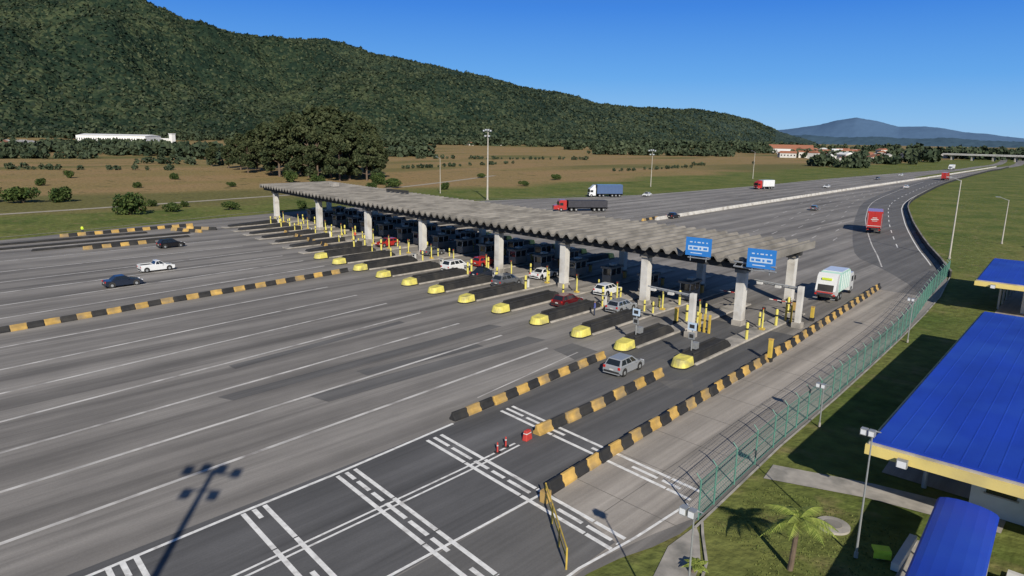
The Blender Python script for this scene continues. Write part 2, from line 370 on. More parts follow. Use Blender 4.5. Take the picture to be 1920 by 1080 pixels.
# ---------------------------------------------------------------- canopy
def yfront(x): d=-30-x; return 70+.035*d+.0005*d*d
X0,X1=-157.0,-30.2; per=1.62; n=int((X1-X0)/per); per=(X1-X0)/n
b=MB(); D=19.5; zt,zb=7.8,7.3
for i in range(n):
    a=X0+i*per; prof=[(a,zb),(a+per*.14,zb),(a+per*.42,zt),(a+per*.60,zt),(a+per*.86,zb),(a+per,zb)]
    for (xa,za),(xb,zb_) in zip(prof[:-1],prof[1:]):
        ya,yb=yfront(xa),yfront(xb)
        k='conc_dk'
        for s0,s1 in ((0,.5),(.5,1)):
            b.poly([(xa,ya+D*s0,za),(xb,yb+D*s0,zb_),(xb,yb+D*s1,zb_),(xa,ya+D*s1,za)],k)
        b.poly([(xa,ya,za-.28),(xb,yb,zb_-.28),(xb,yb,zb_),(xa,ya,za)],'conc_dk')
        b.poly([(xa,ya+D,za),(xb,yb+D,zb_),(xb,yb+D,zb_-.28),(xa,ya+D,za-.28)],'conc_dk')
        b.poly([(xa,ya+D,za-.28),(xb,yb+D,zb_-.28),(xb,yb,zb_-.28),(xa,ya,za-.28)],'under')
for s in (X0,X1):
    b.box((s,yfront(s)+D/2,zb+.05),(.3,D,.9),'conc_dk')
colx=[-31.4,-43.8,-57.0,-70.1,-89.4,-107.3,-127.8,-151.5]
for row in (1.2,15.5):
    for xa,xb in zip([X0]+colx,colx+[X1]):
        ya,yb=yfront(xa)+row,yfront(xb)+row
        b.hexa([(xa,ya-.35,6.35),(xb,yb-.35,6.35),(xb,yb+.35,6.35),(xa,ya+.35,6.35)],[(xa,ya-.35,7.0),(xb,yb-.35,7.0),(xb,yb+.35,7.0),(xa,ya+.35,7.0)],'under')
    for x in colx:
        y=yfront(x)+row+.6; b.box((x,y,3.1),(.9,1.0,6.2),'col'); b.box((x,y,6.2),(1.2,1.5,.5),'conc_dk'); b.box((x,y,.3),(1.1,1.25,.6),'conc')
b.box((-140,yfront(-140)+12,8.3),(1.6,1.6,.9),'conc'); b.box((-118,yfront(-118)+16,8.2),(7,.5,.5),'under')
b.obj('toll_plaza_canopy')

# ---------------------------------------------------------------- toll islands, booths, furniture
def island(x,yn,ln_dark,yend,both=False):
    b=MB(); w=1.9
    b.hexa([(x-w/2,yn+2.2,0),(x+w/2,yn+2.2,0),(x+w/2,yend,0),(x-w/2,yend,0)],[(x-w/2+.04,yn+2.24,.2),(x+w/2-.04,yn+2.24,.2),(x+w/2-.04,yend-.04,.2),(x-w/2+.04,yend-.04,.2)],'conc')
    def nose(y0,sg):
        pr=[];nn=9
        for i in range(nn):
            t=math.pi*(i/(nn-1)); pr.append((x-.80*math.cos(t),y0+sg*(.65-.65*math.sin(t))))
        pr=[(x-.80,y0+sg*1.95)]+pr+[(x+.80,y0+sg*1.95)]
        hs=[.92]+[.80]*nn+[.92]
        vb=[(p[0],p[1],.0) for p in pr]; vm=[(p[0],p[1],.14) for p in pr]
        vt=[(x+(p[0]-x)*.84,y0+sg*1.6+(p[1]-y0-sg*1.6)*.86,h) for p,h in zip(pr,hs)]
        m_=len(pr)
        b.add(vb+vm,[(i,(i+1)%m_,m_+(i+1)%m_,m_+i) for i in range(m_)],'black')
        b.add(vm+vt,[(i,(i+1)%m_,m_+(i+1)%m_,m_+i) for i in range(m_)]+[list(range(m_,2*m_))],'lemon')
    nose(yn,1)
    y1=yn+1.98; y2=yn+2.1+ln_dark
    b.prism([(y1,0),(y1,.92),(y2-.8,.98),(y2,.4),(y2,0)],x-.68,x+.68,'black')
    for xs in (-.52,.52): b.prism([(y1+.2,.92),(y1+.2,1.12),(y2-1.2,1.16),(y2-1,.97)],x+xs-.1,x+xs+.1,'black')
    if both: nose(yend+2.2,-1); b.box((x,yend-3.7,.55),(1.4,7.5,.85),'black')
    return b.obj('toll_island',bevel=.06,seg=3)
for i,x in enumerate(isl):
    yn=53.3+.098*(-28.7-x)
    island(x,yn,9.6 if x<-40 else 7.5,(82 if x>-40 else yfront(x)+24),both=(x<-60))
for x in [-104.2,-110.6,-117,-123.5,-130,-136.5,-143]:
    y0=yfront(x)-13; b=MB(); w=1.7
    b.box((x,y0+22,.1),(w,46,.2),'conc')
    b.prism([(y0,0),(y0+.5,.5),(y0+11,.95),(y0+11,0)],x-.75,x+.75,'black')
    b.prism([(y0+44,0),(y0+43,.6),(y0+36,.85),(y0+36,0)],x-.7,x+.7,'black'); b.prism([(y0+46.4,.05),(y0+46.0,.8),(y0+44.1,1.0),(y0+44.1,.05)],x-.85,x+.85,'lemon')
    b.obj('toll_island',bevel=.03)
b=MB()
b.box((0,0,.75),(1.45,2.6,1.1),'boothwall'); b.box((0,0,1.75),(1.35,2.5,.9),'glass')
for sx_ in(-.66,.66):
    for sy in(-1.22,0,1.22): b.box((sx_,sy,1.75),(.1,.1,.9),'steel')
b.box((0,0,2.35),(1.75,3.1,.28),'boothwall'); b.box((0,.2,2.62),(.8,.9,.26),'steel')
booth0=b.obj('toll_booth',loc=(isl[2],yfront(isl[2])+8.0,.2),bevel=.02)
b=MB(); b.cyl((0,0,0),(0,0,1.35),.12,.12,'lemon',12); b.cyl((0,0,1.35),(0,0,1.42),.12,.05,'lemon',12); b.cyl((0,0,.8),(0,0,.95),.125,.125,'black',12)
bol0=b.obj('bollard',loc=(isl[2]-.5,yfront(isl[2])+1.5,.2))
b=MB(); b.cyl((0,0,0),(0,0,2.4),.10,.10,'lemon',10); b.box((0,0,2.2),(.35,.16,.55),'black'); b.cyl((0,-.09,2.33),(0,-.12,2.33),.08,.08,'tail',8); b.box((0,0,.1),(.5,.5,.2),'yellow')
sig0=b.obj('lane_signal',loc=(isl[2]+.5,yfront(isl[2])+.6,.2))
b=MB(); b.box((0,0,.5),(.35,.4,1.0),'orange'); b.box((0,0,1.06),(.4,.45,.1),'black')
for i in range(6): b.box((-.35-i*.5,0,.85),(.5,.06,.1),'white' if i%2 else 'red')
gate0=b.obj('boom_gate',loc=(isl[2]-.6,yfront(isl[2])+12.5,.2),bevel=.01)
b=MB(); b.box((0,0,.55),(.5,.35,1.1),'wall'); b.box((0,-.18,.85),(.36,.02,.3),'glass'); b.box((0,0,1.13),(.6,.45,.06),'steel')
tk0=b.obj('ticket_machine',loc=(isl[3]+.3,yfront(isl[3])-2.6,.2),bevel=.02)
allisl=[x for x in isl]+[-104.2,-110.6,-117,-123.5,-130,-136.5,-143]
for i,x in enumerate(allisl):
    yf=yfront(x)
    if i not in (0,1,2): copyobj(booth0,'toll_booth',(x,yf+8.0+random.uniform(-.4,.4),.2))
    if i>5: copyobj(booth0,'toll_booth',(x,yf+14.5,.2))
    if i>3 and random.random()<.7: copyobj(tk0,'ticket_machine',(x+random.uniform(-.2,.4),yf-2.6+random.uniform(-1,1.5),.2),random.uniform(-.3,.3))
    offs=[(-.6,-1.6),(.6,-1.6),(-.65,2.6),(.65,4.2),(-.7,10.5),(.7,-3.6)]
    for dx,dy in offs:
        if random.random()<.62 and not(i==2 and dy==1.2): copyobj(bol0,'bollard',(x+dx,yf+dy+random.uniform(-.3,.3),.2),0,random.uniform(.8,1.35))
    if i!=2:
        copyobj(sig0,'lane_signal',(x+.3,yf+random.uniform(-.6,1.2),.2),random.uniform(-.2,.2)); copyobj(gate0,'boom_gate',(x-.6,yf+12.5,.2))
def yframe(x,y,rz=0):
    b=MB()
    for dx in(-.55,.0,.55): b.box((dx,0,1.0),(.22,.18,2.0),'yellow')
    b.box((0,0,.45),(1.3,.12,.14),'black'); b.box((0,0,1.3),(1.3,.12,.14),'black')
    b.obj('guard_post_frame',(x,y,0),rz,bevel=.01)
yframe(-32.6,66.2); yframe(-27.6,77,.3)
for x,y,h in [(-23.6,61.5,2.1),(-36.4,67,1.8),(-29.2,84,2.2),(-26.2,79.6,1.6)]:
    b=MB(); b.box((0,0,h/2),(.36,.3,h),'yellow'); b.box((0,0,h+.05),(.42,.36,.1),'orange'); b.box((0,0,.2),(.5,.45,.4),'black'); b.obj('height_post',(x,y,0),bevel=.02)
for x,y in [(-29.0,56.6),(-35.5,57.4)]:
    b=MB(); b.cyl((0,0,0),(0,0,2.6),.07,.07,'steel',8); b.box((0,-.1,2.3),(.8,.12,.7),'sign_lb'); b.box((0,-.17,2.32),(.5,.02,.35),'black'); b.box((0,-.1,1.4),(.6,.12,.6),'steel'); b.box((0,-.17,1.4),(.4,.02,.35),'black')
    b.box((.1,.5,.4),(.5,.6,.6),'steel')
    b.obj('lane_display_post',(x,y,.95),bevel=.01)
for x,y in [(-32.8,63.6),(-26.3,75.5)]:
    b=MB(); b.box((0,0,2.3),(.55,.55,4.6),'col'); b.box((0,0,.3),(1,1,.6),'conc')
    b.cyl((0,0,4.4),(-5.0,-.6,4.7),.09,.07,'steel',8); b.cyl((0,.5,4.1),(-5.0,-.1,4.4),.09,.07,'steel',8)
    for t in range(6): b.cyl((-.8*t-.4,-.06*t,4.42),(-.8*t-.8,.45-.08*t,4.15),.04,.04,'steel',6)
    b.box((-2.4,-.3,4.25),(.6,.4,.25),'wall'); b.box((-4.4,-.5,4.4),(.6,.4,.25),'wall')
    b.obj('antenna_gantry',(x,y,0),bevel=.01)
def bluesign(x,y,z,rz=0):
    b=MB(); W_,H_=2.9,2.0
    b.box((0,0,0),(W_,.12,H_),'blue_sign'); b.box((0,.08,0),(W_-.1,.06,H_-.1),'steel')
    b.box((0,-.07,-.15),(W_-.6,.02,.5),'sign_lb')
    for i,wd in enumerate((.3,.5,.2,.42)): b.box((-.85+i*.55,-.085,-.15),(wd,.02,.22),'blue_sign')
    for i,wd in enumerate((.42,.2,.5,.3,.22)): b.box((-.85+i*.45,-.07,.5),(wd*.7,.02,.13),'sign_lb')
    b.box((-.2,-.07,-.7),(1.3,.02,.1),'sign_lb')
    for dx in(-.9,.9): b.cyl((dx,.12,-1.6),(dx,.12,.8),.05,.05,'steel',6)
    b.box((0,.35,-1.25),(2.4,.6,.08),'steel')
    b.obj('overhead_lane_sign',(x,y,z),rz)
bluesign(-35.5,69.2,8.5,rad(6)); bluesign(-28.4,69.2,8.1,rad(6))
b=MB(); b.cyl((-31.5,69.6,6.9),(-26.8,69.3,6.9),.1,.1,'steel',8); b.cyl((-31.5,69.6,7.4),(-26.8,69.3,7.4),.1,.1,'steel',8)
for t in range(6): b.cyl((-31.5+t*.8,69.6-.05*t,6.9),(-31.1+t*.8,69.55-.05*t,7.4),.05,.05,'steel',6)
b.obj('sign_bracket')
b=MB(); b.cyl((0,0,0),(0,0,.04),.24,.24,'black',10); b.cyl((0,0,.04),(0,0,.7),.06,.045,'red',10); b.cyl((0,0,.45),(0,0,.53),.062,.06,'whitefade',10)
c0=b.obj('delineator_post',(-28.5,30.2,0)); copyobj(c0,'delineator_post',(-28.7,31.2,0))
b=MB(); b.box((0,0,.35),(.4,.7,.7),'red',0,.7); b.box((0,0,.5),(.34,.58,.12),'wall',0,.95); b.obj('plastic_road_block',(-28.4,33.0,0),.1,bevel=.05)
b=MB()
pts=[(-22.3,27.6),(-20.6,26.1),(-19,24.7),(-17.6,23.5)]
for p in pts: b.cyl((*p,0),(*p,1.15),.05,.05,'yellow',8)
for h in(.6,1.1): b.cyl((*pts[0],h),(*pts[-1],h),.04,.04,'yellow',8)
b.box((-22.3,27.6,.35),(.45,.45,.7),'orange'); b.obj('tubular_gate')

# ---------------------------------------------------------------- guard wall and fence
b=MB(); gl=[(x+.15,y) for x,y in rs if 118<y<760]
for a,c in zip(gl[:-1],gl[1:]):
    d=Vector(c)-Vector(a); L=d.length; rz=math.atan2(d.y,d.x)-math.pi/2; cx,cy=(a[0]+c[0])/2,(a[1]+c[1])/2
    b.box((cx,cy,.5),(.2,L,1.0),'black',rz); b.box((cx,cy,1.03),(.3,L,.08),'conc_dk',rz)
b.obj('roadside_barrier_wall')
fl=smoothline([(-15.2,31.9),(-15.9,43.6),(-16.2,56),(-17.1,80),(-19.6,105),(-21.2,124)],2.4)
b=MB()
for i,(x,y) in enumerate(fl):
    b.cyl((x,y,0),(x,y,2.3),.05,.05,'green_fence',6); b.cyl((x,y,2.3),(x-.28,y,2.62),.04,.03,'green_fence',6)
    if i+1<len(fl):
        x2,y2=fl[i+1]
        for h in(.12,1.15,2.25): b.cyl((x,y,h),(x2,y2,h),.022,.022,'green_fence',4,False)
        for h in(2.38,2.5,2.6): b.cyl((x-(h-2.3)*.9,y,h),(x2-(h-2.3)*.9,y2,h),.008,.008,'steel',3,False)
        nv=12
        for j in range(1,nv):
            t=j/nv; xx,yy_=x+(x2-x)*t,y+(y2-y)*t; b.box((xx,yy_,1.18),(.010,.010,2.1),'green_fence')
        for h in [.12+.25*q for q in range(9)]: b.box(((x+x2)/2,(y+y2)/2,h),(.010,math.hypot(x2-x,y2-y),.010),'green_fence',math.atan2(y2-y,x2-x)-math.pi/2)
b.obj('mesh_fence')

# ---------------------------------------------------------------- service buildings
def service(name,x0,x1,y0,y1,z,skew=0):
    b=MB(); c=[(x0,y0,z),(x1,y0+.4,z),(x1,y1,z),(x0-skew,y1,z)]
    cx,cy=(x0+x1)/2,(y0+y1)/2
    def off(p,dz,ins=0): return (p[0]-math.copysign(ins,p[0]-cx),p[1]-math.copysign(ins,p[1]-cy),p[2]+dz)
    b.hexa([off(p,-.62) for p in c],[off(p,-.08) for p in c],'fascia')
    b.hexa([off(p,-.08,-.12) for p in c],[off(p,.04,-.12) for p in c],'conc')
    b.hexa([off(p,.04,.25) for p in c],[off(p,.14,.25) for p in c],'blue_roof')
    nx=int((x1-x0)/.8)
    for i in range(1,nx):
        t=i/nx; xa=x0+.3+(x1-x0-.6)*t
        b.hexa([(xa-.04,y0+.5,z+.14),(xa+.04,y0+.5,z+.14),(xa+.04-skew*(1-t),y1-.4,z+.14),(xa-.04-skew*(1-t),y1-.4,z+.14)],
               [(xa-.03,y0+.5,z+.155),(xa+.03,y0+.5,z+.155),(xa+.03-skew*(1-t),y1-.4,z+.155),(xa-.03-skew*(1-t),y1-.4,z+.155)],'blue_roof')
    wx,wy0,wy1=x0+4.4,y0+5,y1-3
    b.box(((wx+x1)/2,(wy0+wy1)/2,(z-.65)/2),(x1-wx,wy1-wy0,z-.65),'wall')
    yy_=wy0+2
    while yy_<wy1-2:
        b.box((wx-.02,yy_,1.9),(.06,1.5,1.2),'glass'); b.box((wx-.04,yy_,1.25),(.14,1.7,.08),'conc'); yy_+=3.2
    xx=wx+1.4
    while xx<x1-1: b.box((xx,wy0-.02,1.9),(1.4,.06,1.2),'glass'); b.box((xx,wy0-.04,1.25),(1.6,.14,.08),'conc'); xx+=2.8
    for yy_ in np.linspace(y0+6,y1-1,5): b.cyl((x0+2.0,yy_,0),(x0+2.0,yy_,z-.6),.14,.14,'steel',10)
    for fx in (x0+1.9,): b.box((fx,y0-.28,z-.45),(.5,.3,.42),'steel'); b.box((fx,y0-.44,z-.47),(.42,.03,.34),'head')
    return b.obj(name)
service('service_building',-9.2,16,38.6,78.6,4.2,1.0)
service('service_building',-13.8,14,97,117.5,4.2,1.2)
b=MB(); nn=8
for i in range(nn):
    t0,t1=math.pi*i/nn,math.pi*(i+1)/nn
    def q(t,y): return (-3.7-.06*(y-30)-1.3*math.cos(t),y,2.6+.32*math.sin(t))
    for y in range(20,38,2): b.poly([q(t0,y),q(t0,y+2),q(t1,y+2),q(t1,y)],'blue_roof')
for y in range(20,40,4):
    for s in(-1.2,1.2): b.cyl((-3.7-.06*(y-30)+s,y,0),(-3.7-.06*(y-30)+s,y,2.6),.06,.06,'steel',8)
b.obj('walkway_awning')
b=MB(); b.box((-1.2,36.3,.5),(1.8,.25,1.0),'wall'); b.box((-6.2,36.0,.2),(.35,3.4,.4),'wall'); b.box((-1.6,33.4,.06),(1.2,9,.12),'conc'); b.box((-5.6,33,.0),(.9,10,.08),'conc'); b.obj('low_wall')
b=MB(); b.box((0,0,.25),(.4,.3,.5),'steel'); b.box((0,0,.5),(.8,.5,.1),'hivis'); b.box((0,-.26,.28),(.8,.04,.36),'hivis'); b.obj('ground_marker_sign',(-7.0,35.0,0),rad(30),bevel=.01)
b=MB(); b.cyl((-9.7,36.4,-.05),(-9.7,36.4,.08),.85,.85,'conc',28); b.cyl((-9.7,36.4,.08),(-9.7,36.4,.12),.45,.45,'conc_dk',20); b.obj('manhole_cover')

# ---------------------------------------------------------------- lighting poles
def pole(x,y,h,kind='flood',r=.2,rz=0,name='floodlight_pole'):
    b=MB(); b.cyl((0,0,0),(0,0,h),r,r*.5,'pole' if kind!='lamp' else 'steel',10); b.cyl((0,0,0),(0,0,.3),r*1.6,r*1.6,'conc',10)
    if kind=='flood':
        b.cyl((-1.6,0,h-.3),(1.6,0,h-.3),.06,.06,'steel',6); b.cyl((-.9,0,h-1.5),(.9,0,h-1.5),.06,.06,'steel',6)
        for dx,hh in((-1.5,h),(-.5,h+.25),(.5,h+.25),(1.5,h),(-.8,h-1.6),(.8,h-1.6)):
            b.box((dx,-.3,hh),(.55,.35,.5),'steel'); b.box((dx,-.49,hh-.04),(.45,.02,.4),'head')
    elif kind=='slim':
        b.cyl((0,0,h-.1),(-1.6,0,h+.5),.06,.05,'steel',6); b.box((-1.9,0,h+.5),(.8,.3,.14),'steel')
    else:
        b.cyl((-.35,0,h),(.35,0,h),.03,.03,'steel',6)
        for dx in(-.35,.0): b.box((dx,-.12,h-.1),(.28,.3,.3),'steel'); b.box((dx,-.28,h-.1),(.22,.02,.22),'head')
    return b.obj(name,(x,y,0),rz)
pole(-155,158,21.5,'flood',.30); pole(-183,163,12,'slim',.14); pole(-156.8,258.6,15.0,'flood',.18); pole(-157,361,14,'slim',.18)
pole(-24.6,142.5,13.8,'slim',.16,rad(20)); pole(-21.0,172.7,9.0,'slim',.14)
pole(-12.6,-4.7,20,'flood',.3,rad(38))
pole(-7.9,34.2,6.7,'lamp',.06,name='street_lamp'); pole(-10.6,21.9,6.6,'lamp',.06,name='street_lamp')
pole(-14.9,49.4,3.2,'lamp',.05,name='street_lamp'); pole(-16.0,78,4.6,'lamp',.06,name='street_lamp')

# ---------------------------------------------------------------- vehicles
def car(name,x,y,rz,kind,col,L=4.1,W=1.75,H=1.48):
    b=MB(); h=L/2; zb=.92 if kind!='suv' else 1.05; zc=.24
    if kind=='pickup':
        prof=[(-h,.4),(-h,zb+.05),(h-1.35,zb+.05),(h-.25,zb-.12),(h,.62),(h,.32),(h-.2,zc),(-h+.15,zc)]
        cb=(-.45,h-1.15); ct=(-.15,h-2.0)
    elif kind=='sedan':
        prof=[(-h,.42),(-h+.03,zb-.12),(-h+.15,zb),(h-1.15,zb),(h-.2,zb-.18),(h,.6),(h,.3),(h-.2,zc),(-h+.2,zc)]
        cb=(-h+.75,h-1.15); ct=(-h+1.35,h-2.05)
    else:
        prof=[(-h,.42),(-h+.02,zb-.05),(-h+.1,zb),(h-1.0,zb),(h-.2,zb-.17),(h,.62),(h,.3),(h-.2,zc),(-h+.2,zc)]
        cb=(-h+.1,h-.95); ct=(-h+.5,h-1.85)
    b.prism(prof,-W/2,W/2,col)
    wb=W/2-.07; wt=W/2-.24; z0=zb-.02 if kind!='pickup' else zb+.03; z1=H
    B=[(-wb,cb[0],z0),(wb,cb[0],z0),(wb,cb[1],z0),(-wb,cb[1],z0)]; T=[(-wt,ct[0],z1-.03),(wt,ct[0],z1-.03),(wt,ct[1],z1),(-wt,ct[1],z1)]
    b.hexa(B,T,col)
    def win(p00,p10,p11,p01,u0,u1,v0,v1,o=.012):
        p=[Vector(q_) for q_ in(p00,p10,p11,p01)]; nrm=(p[1]-p[0]).cross(p[3]-p[0]).normalized()
        def at(u,v): return p[0]*(1-u)*(1-v)+p[1]*u*(1-v)+p[2]*u*v+p[3]*(1-u)*v+nrm*o
        b.poly([at(u0,v0),at(u1,v0),at(u1,v1),at(u0,v1)],'glass')
    win(B[0],B[1],T[1],T[0],.06,.94,.12,.88); win(B[2],B[3],T[3],T[2],.05,.95,.08,.92)
    for (a,c,d,e,fl_) in ((B[1],B[2],T[2],T[1],0),(B[3],B[0],T[0],T[3],1)):
        segs=[(.08,.36),(.40,.66),(.70,.92)] if kind in('hatch','suv') else [(.1,.48),(.52,.92)]
        if fl_: segs=[(1-q1,1-q0) for q0,q1 in segs]
        for q0,q1 in segs: win(a,c,d,e,q0,q1,.14,.86)
    if kind=='pickup':
        b.box((0,(-h+cb[0])/2,zb+.07),(W-.3,abs(-h-cb[0])-.25,.06),'black')
        for s in(-1,1): b.box((s*(W/2-.08),(-h+cb[0])/2,zb+.12),(.12,abs(-h-cb[0]),.16),col)
        b.box((0,-h+.06,zb+.12),(W-.1,.1,.16),col)
    for sy in(-h+.75,h-.78):
        for s in(-1,1):
            b.cyl((s*(W/2-.02),sy,.36),(s*(W/2+.012),sy,.36),.40,.40,'black',18)
            b.cyl((s*(W/2-.18),sy,.32),(s*(W/2+.03),sy,.32),.315,.315,'rubber',18); b.cyl((s*(W/2+.0),sy,.32),(s*(W/2+.045),sy,.32),.19,.17,'steel',10)
    for s in(-1,1):
        b.box((s*(W/2-.22),h-.06,.66),(.34,.16,.15),'head'); b.box((s*(W/2-.14),-h+.03,.80),(.22,.1,.22),'tail')
        b.box((s*(W/2+.07),cb[1]-.55,zb+.06),(.16,.14,.12),col)
    b.box((0,-h+.0,.42),(W-.25,.08,.18),'black'); b.box((0,h-.0,.42),(W-.5,.08,.18),'black'); b.box((0,-h-.035,.62),(.4,.02,.13),'wall')
    b.box((0,-h-.01,.3),(W-.1,.06,.1),col)
    return b.obj(name,(x,y,0.012),rz,bevel=.07,seg=3)
PI=math.pi
car('silver_hatchback_car',-31.7,49.6,rad(2),'hatch','silver',4.05,1.75,1.5)
car('dark_sedan_car',-97.2,31.2,rad(-4),'sedan','navy',4.4,1.75,1.45)
car('white_pickup_truck',-104.8,38.3,rad(-2),'pickup','white_p',4.6,1.75,1.55)
car('black_hatchback_car',-124.6,48.3,rad(2),'hatch','black_p',4.2,1.75,1.5)
car('silver_hatchback_car',-44.0,67.6,0,'hatch','silver'); car('dark_red_hatchback_car',-50.2,65.2,0,'hatch','wine')
car('white_hatchback_car',-50.4,74.0,0,'hatch','white_p'); car('grey_suv_car',-63,68.2,0,'suv','grey',4.4,1.8,1.65)
car('white_sedan_car',-63,76,0,'sedan','white_p',4.4); car('white_suv_car',-75.7,70.5,0,'suv','white_p',4.5,1.8,1.7); car('red_hatchback_car',-75.6,76.5,0,'hatch','red_p')
car('red_hatchback_car',-101,77,PI,'hatch','red_p'); car('dark_sedan_car',-69.3,70,0,'sedan','navy'); car('grey_sedan_car',-88.5,77,0,'sedan','grey')
car('white_sedan_car',-131,214,PI+.15,'sedan','white_p',4.4); car('dark_sedan_car',-89.9,160,.05,'sedan','black_p',4.4); car('grey_hatchback_car',-72.9,213,.15,'hatch','grey')
car('white_hatchback_car',-81.5,352,.06,'hatch','white_p'); car('white_sedan_car',-106,322,PI,'sedan','white_p'); car('grey_hatchback_car',-112,420,PI,'hatch','grey'); car('white_hatchback_car',-115,480,PI,'hatch','white_p')

def wheels(b,W,ys,r=.5):
    for y in ys:
        for s in(-1,1):
            b.cyl((s*(W/2-.32),y,r),(s*(W/2-.01),y,r),r,r,'rubber',16); b.cyl((s*(W/2-.02),y,r),(s*(W/2+.01),y,r),r*.5,r*.4,'steel',10)
def cab(b,y0,col,W=2.5,H=3.0,L=2.2):
    prof=[(y0,.55),(y0,H-.1),(y0+.25,H),(y0+L-.5,H),(y0+L-.12,H-.35),(y0+L,1.55),(y0+L+.06,1.3),(y0+L+.06,.45),(y0+L-.3,.4)]
    b.prism(prof,-W/2,W/2,col)
    p=[(-W/2+.18,y0+L+.01,1.62),(W/2-.18,y0+L+.01,1.62),(W/2-.22,y0+L-.10,H-.45),(-W/2+.22,y0+L-.10,H-.45)]
    b.poly(p,'glass')
    for s in(-1,1):
        b.box((s*(W/2+.005),y0+L-.8,2.0),(.02,.95,.75),'glass'); b.box((s*(W/2+.18),y0+L-.1,2.05),(.16,.12,.6),'black')
        b.box((s*(W/2-.35),y0+L+.08,.8),(.4,.06,.25),'head')
    b.box((0,y0+L+.08,1.15),(1.5,.06,.4),'black'); b.box((0,y0+L+.08,.5),(W-.1,.08,.25),'black')
def truck(name,x,y,rz,cabc,boxc,Lbox,Hbox=4.0,W=2.6,roofdefl=True,mark=False,sc=1,ribs=True,hood=False):
    b=MB(); y1=Lbox/2
    b.box((0,0,(Hbox+1.15)/2),(W,Lbox,Hbox-1.15),boxc)
    if ribs:
        k=int(Lbox/1.2)
        for i in range(k+1):
            for s in(-1,1): b.box((s*(W/2+.02),-y1+i*Lbox/k,(Hbox+1.15)/2),(.05,.1,Hbox-1.2),boxc)
    b.box((0,.5,.95),(1.0,Lbox+2,.3),'black')
    cab(b,y1+.5,cabc,2.5,3.1)
    if roofdefl: b.prism([(y1+.6,3.0),(y1+.6,Hbox-.1),(y1+1.1,Hbox-.15),(y1+2.1,3.0)],-1.1,1.1,cabc)
    if hood: b.prism([(y1+2.6,.6),(y1+2.6,1.75),(y1+3.9,1.6),(y1+4.05,1.3),(y1+4.05,.6)],-1.0,1.0,cabc)
    wheels(b,W,[y1+(2.0),y1-.9,y1-2.2][:2 if Lbox<9 else 3]+([-y1+1.2,-y1+2.5] if Lbox<9 else [-y1+1,-y1+2.3,-y1+3.6]))
    b.box((0,-y1-.03,.75),(W-.1,.08,.2),'black')
    for s in(-1,1): b.box((s*1.0,-y1-.07,.78),(.35,.04,.16),'tail'); b.box((s*(W/2-.08),-y1-.02,2.5),(.08,.05,Hbox-1.4),'steel')
    b.box((0,-y1-.02,(Hbox+1.15)/2),(.06,.05,Hbox-1.3),'black' if not mark else boxc)
    if mark:
        b.box((0,-y1-.05,2.75),(1.3,.02,.16),'wall'); b.box((0,-y1-.05,3.05),(.8,.02,.14),'wall'); b.box((0,-y1-.05,2.45),(.9,.02,.1),'wall'); b.box((0,-y1-.05,1.5),(W-.3,.02,.1),'wall')
    o=b.obj(name,(x,y,.012),rz,bevel=.04); o.scale=(sc,)*3; return o
truck('red_box_truck',-45.5,172.6,rad(15),'red_p','red_p',7.0,4.3,2.6,mark=True,sc=1.15)
truck('red_tarpaulin_truck',-114.5,156,PI-math.atan2(.62,.78)*1.0,'red_p','trailer',11,3.0,2.6,roofdefl=False,hood=True)
truck('white_semi_truck',-138,200.5,PI-rad(38),'white_p','blue_p',9,4.2,2.6)
truck('red_white_box_truck',-119.4,289,PI-rad(25),'red_p','white_p',6,3.8,2.5)
truck('red_box_truck',-86,452,rad(3),'red_p','red_p',8,4.2); truck('white_box_truck',-118,640,PI,'white_p','white_p',8,4.0)
b=MB(); W=2.5
cab(b,3.0,'white_p',2.45,2.9,2.0); b.box((0,0,.85),(1.1,9,.3),'black')
b.prism([(-2.6,1.15),(-2.9,2.2),(-2.5,3.3),(-1.9,3.6),(2.2,3.6),(2.75,3.2),(2.8,1.15)],-W/2,W/2,'green_p')
for i in range(5):
    for s in(-1,1): b.box((s*(W/2+.03),-1.6+i*.95,2.3),(.08,.12,2.2),'white_p')
b.box((0,.2,3.64),(W-.2,3.8,.1),'white_p')
b.prism([(-2.65,.95),(-3.2,.75),(-4.1,.95),(-4.35,1.5),(-4.0,2.35),(-3.75,3.25),(-3.1,3.62),(-2.4,3.4)],-W/2+.03,W/2-.03,'white_p')
b.poly([(-.95,-4.37,1.45),(.95,-4.37,1.45),(.95,-4.09,2.25),(-.95,-4.09,2.25)],'black')
b.box((0,-4.36,1.28),(2.0,.06,.16),'red'); b.box((0,-4.2,.85),(2.3,.2,.2),'black'); b.box((0,-3.93,2.95),(1.2,.1,.28),'hivis')
for s in(-1,1): b.box((s*1.1,-4.3,1.0),(.25,.06,.2),'tail'); b.cyl((s*1.12,-4.0,1.1),(s*1.12,-3.5,3.2),.07,.07,'steel',6); b.box((s*1.05,-4.5,.55),(.5,.4,.08),'steel')
wheels(b,W,[4.0,-1.2,-2.4]); b.obj('garbage_truck',(-28.8,94.6,.012),rad(4),bevel=.05)

